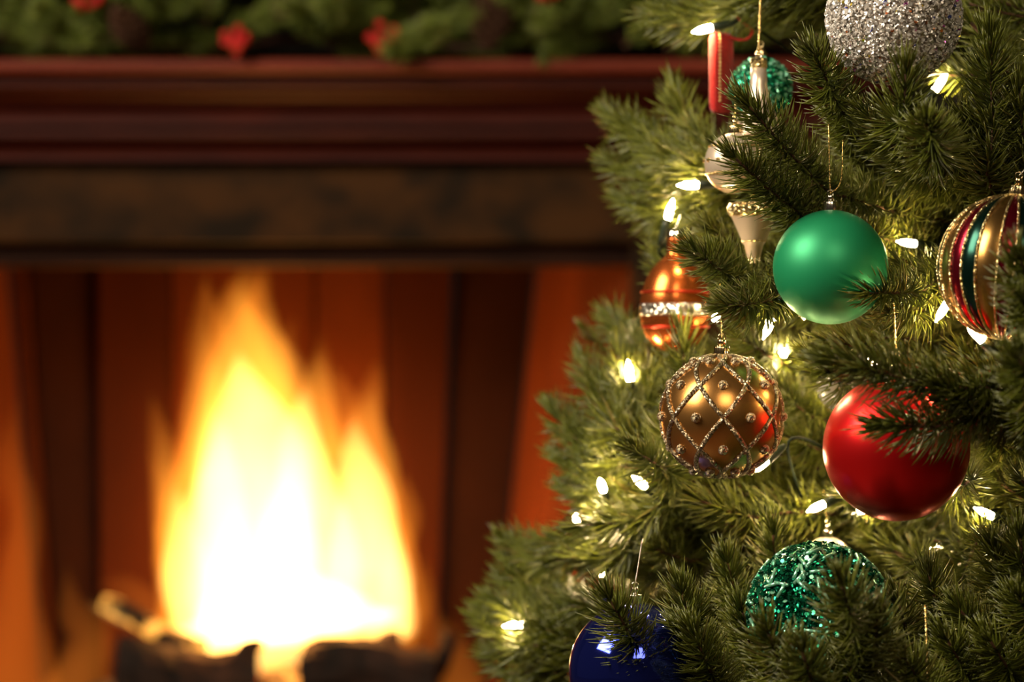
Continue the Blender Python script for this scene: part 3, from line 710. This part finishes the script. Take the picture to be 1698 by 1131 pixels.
# green glitter ball behind the bell
d = 1.69; o = empty('bauble', P(1262, 147, d), 'small teal glitter bauble behind the champagne bell', 'bauble', 'baubles on the tree')
R = px(51, d); sphere_mesh(R*.98, 40, 26).build('ball', glitter('teal_grain', [(.02, .30, .18), (.04, .45, .28), (.01, .16, .10)], 600, 1.2, .25), o)
flakes('glitter_flakes', o, R, 900, .0013, [(gg, .5), (gl, .5)], 21, .8); cap(o, R*.97, .0042, M['cap_gold'])

# red felt ornament edged with gold beads
d = 1.71; o = empty('felt_ornament', P(1196, 190, d), 'narrow red felt ornament edged with gold beads under the top branch', 'ornament', None, rot=(0, 0, math.radians(38)))
H = px(136, d); W = .019; T = .007; felt = varied('red_felt', (.40, .004, .004), (.55, .008, .007), 300, .9, bmp=.5, dist=.001, Sheen_Weight=.3)
out = []
for cx, cz, s in ((W/2-.005, .005, -90), (W/2-.004, H-.004, 0), (-W/2+.004, H-.004, 90), (-W/2+.006, .006, 180)):
    r_ = min(abs(abs(cx)-W/2), 1)
    for k in range(5):
        a = math.radians(s + 90*k/4); out.append((cx+r_*math.cos(a), cz+r_*math.sin(a)))
n = len(out); m = MB()
lay = [(-T/2, .9), (-T/3, .98), (0, 1), (T/3, .98), (T/2, .9)]
m.add([(x*s, y, H/2+(z-H/2)*s) for y, s in lay for x, z in out], [(l*n+i, l*n+(i+1) % n, (l+1)*n+(i+1) % n, (l+1)*n+i) for l in range(4) for i in range(n)] + [tuple(range(n-1, -1, -1)), tuple(range(4*n, 5*n))])
m.build('felt_body', felt, o)
bd = None
for k in range(18):
    p = (-W/4, -T/2-.0002, H*(.16+.80*k/17))
    if bd is None: bd = sphere_mesh(.0010, 8, 6).build('gold_bead', gold_gl, o, p)
    else: c = bd.copy(); COL.objects.link(c); c.parent = o; c.location = p
m = MB(); inv = Matrix.Rotation(-math.radians(38), 3, 'Z')
loop = [np.array(inv @ Vector((P(x, y, d) - np.array(o.location)).tolist())) for x, y in ((1200, 58), (1225, 66), (1243, 62), (1247, 48), (1236, 40), (1222, 30))]
m.tube(spline(loop, 24), .0011, 6); m.build('hanging_cord', felt, o)

# ------------------------------------------------------------------ string of lights
ls = empty('light_string', P(1400, 700, 1.7), 'green wired string of small clear lit bulbs woven through the tree', 'string lights')
LO = np.array(ls.location)
BL = [ # px, py, depth, pointing (dx, dz, dy)
 (1162,50,1.70,-.95,-.25,-.2),(1138,307,1.68,-1,-.03,-.2),(1112,345,1.74,.25,.9,-.1),(1186,528,1.60,-.3,-.2,-1),(1272,548,1.54,-.42,-.9,-.1),(1300,587,1.68,0,-.2,-1),
 (1043,612,1.72,-.12,1,-.1),(997,802,1.68,-.2,.6,-.8),(1058,797,1.63,-.6,.5,-.6),(957,857,1.70,0,.3,-1),(848,1038,1.765,-1,-.05,-.3),(1500,402,1.57,-.9,.1,-.4),
 (1560,520,1.50,-.55,-.85,-.1),(1614,550,1.45,-.72,.70,-.1),(1258,775,1.58,-.7,-.5,-.6),(1350,843,1.62,-.8,-.3,-.5),(1628,848,1.55,-.85,.4,-.3),(1300,1128,1.62,-.3,.4,-.8),(1562,133,1.64,.5,.7,-.2),(1405,645,1.66,-.4,.3,-.8),(1440,840,1.66,.6,.4,-.5)]
NV = len(BL); rb = random.Random(5)
for x, y, d in ((1095,470,1.82),(930,930,1.82),(880,1000,1.85),(885,1085,1.85),(1000,950,1.80),(1120,860,1.76),(1215,865,1.74),(1330,760,1.76),(1330,520,1.74),(1450,600,1.72),(1545,430,1.70),(1640,300,1.68),(1660,770,1.68),(1560,905,1.72),(1400,1110,1.64),(1660,1125,1.64)):
    BL.append((x, y, d, rb.uniform(-1, 1), rb.uniform(-1, 1), rb.uniform(-1, 0)))
m = MB(); m.lathe([(0, 0), (.0030, 0), (.0032, .004), (.0032, .010), (.0026, .0135), (.0013, .0165), (.0007, .019), (0, .0195)], 14); bulb = m.build('bulb', M['bulb'], ls)
m = MB(); m.lathe([(0, -.024), (.0024, -.024), (.0030, -.019), (.0040, -.006), (.0042, .001), (0, .001)], 12); sk = m.build('socket', M['socket'], bulb)
ends = []
for i, (x, y, d, dx, dz, dy) in enumerate(BL):
    if i == 0: b = bulb; s = sk
    else:
        b = bulb.copy(); COL.objects.link(b); b.parent = ls; s = sk.copy(); COL.objects.link(s); s.parent = b
    v = Vector((dx, dy, dz)).normalized(); p = P(x, y, d) - np.array(v)*.009
    b.location = Vector((p - LO).tolist()); b.rotation_euler = v.to_track_quat('Z', 'Y').to_euler(); b.scale = (.8, .8, .8)
    ends.append(p - np.array(v)*.023)
order = [0, 18, 1, 2, 3, 4, 11, 12, 13, 19, 5, 6, 8, 7, 9, 10, 17, 14, 15, 20, 16] + list(range(NV, len(BL)))
m = MB(); pts = []
for a, b in zip(order[:-1], order[1:]):
    pa, pb = ends[a], ends[b]; mid = (pa+pb)/2; mid[1] = max(mid[1], pa[1], pb[1]) + .09; mid[0] += .03
    pts += [pa-LO, mid-LO]
pts.append(ends[order[-1]]-LO)
m.tube(spline(pts, 640), .0011, 6); m.build('wire', M['wire'], ls)

# ------------------------------------------------------------------ garland on the mantel
GL = (-.35, 3.20, zt)
gar = empty('garland', GL, 'green fir garland with red berries and pine cones along the mantel shelf', 'garland')
m = MB(); xs = np.linspace(-.92, .80, 40); m.tube(np.stack([xs, .01*np.sin(xs*9), .035+.008*np.sin(xs*14)], 1), .005, 7); m.build('garland_stem', M['stem'], gar)
gp = []; gr = random.Random(11)
for i in range(6):
    ln = .11+.015*i
    o = branch(gar, (0, 0, 0), [([(0, 0, 0), (ln*.5, 0, .008), (ln, 0, .03)], .003, .05), ([(ln*.3, 0, 0), (ln*.5, .03, .01), (ln*.75, .06, .02)], .002, .1), ([(ln*.4, 0, 0), (ln*.6, -.03, .01), (ln*.8, -.06, .02)], .002, .1)], 3000+i, 1.7, .032, M['garland_needle'], 'sprig', 2, r=.0012)
    gp.append(o)
for k in range(150):
    src = gp[k % 6]
    if k < 6: o = src
    else:
        o = src.copy(); COL.objects.link(o); o.parent = gar
        c = src.children[0].copy(); COL.objects.link(c); c.parent = o
    o.location = (-.92+1.72*((k*.618) % 1), gr.uniform(-.09, .05), gr.uniform(.012, .13))
    o.rotation_euler = (gr.uniform(-.8, .8), gr.uniform(-1.3, .30), gr.choice([gr.uniform(-.7, .7), gr.uniform(2.4, 3.9), gr.uniform(3.9, 5.4)]))
berry_m = plain('red_berry', (.65, .012, .014), .3)
bmesh_ = None
for cx, cy, seed in ((388, 68, 1), (636, 60, 2), (146, -8, 3), (905, -20, 4)):
    r2 = random.Random(seed); c0 = P(cx, cy, 3.055) - np.array(GL)
    m = MB(); m.tube([c0+np.array([0, .13, .01]), c0+np.array([0, .05, .0]), c0], .0015, 5); cl = m.build('berry_cluster', M['stem'], gar)
    for k in range(13):
        q = np.array([r2.gauss(0, 1), r2.gauss(0, .7), r2.gauss(0, 1)]); q *= .0155/np.linalg.norm(q)*r2.uniform(.7, 1.15)
        if bmesh_ is None: bmesh_ = sphere_mesh(.0062, 12, 8).build('berry', berry_m, cl, c0+q)
        else: b = bmesh_.copy(); COL.objects.link(b); b.parent = cl; b.location = Vector((c0+q).tolist())
def cone(loc, rot, s):
    m = MB()
    for i in range(70):
        t = i/70; a = i*2.39996; z = t*.09*s; r = s*.026*math.sin(math.pi*(.18+.80*t))**.8
        u = np.array([math.cos(a), math.sin(a), 0]); v = np.array([-math.sin(a), math.cos(a), 0]); c = np.array([0, 0, z])
        tip = c+u*r*1.25+np.array([0, 0, .010*s]); w_ = .008*s
        vs = [c+v*w_*.4, c-v*w_*.4, c+u*r-v*w_+np.array([0, 0, .003*s]), c+u*r+v*w_+np.array([0, 0, .003*s]), tip]
        vs += [p-np.array([0, 0, .0022*s]) for p in vs]
        m.add(vs, [(0, 1, 2, 3), (3, 2, 4), (5, 8, 7, 6), (8, 9, 7), (2, 7, 9, 4), (4, 9, 8, 3), (0, 3, 8, 5), (1, 6, 7, 2)])
    o = m.build('pine_cone', varied('cone_scale', (.07, .028, .014), (.16, .07, .035), 90, .7), gar, loc, smooth=False, merge=False); o.rotation_euler = rot
cone(P(800, 70, 3.10)-np.array(GL), (.5, .35, 0), 1.0)
cone(P(235, 72, 3.12)-np.array(GL), (.9, -.6, 0), .8)
cone(P(470, 20, 3.12)-np.array(GL), (1.1, .9, 0), .8)
print('needle triangles', NT[0])
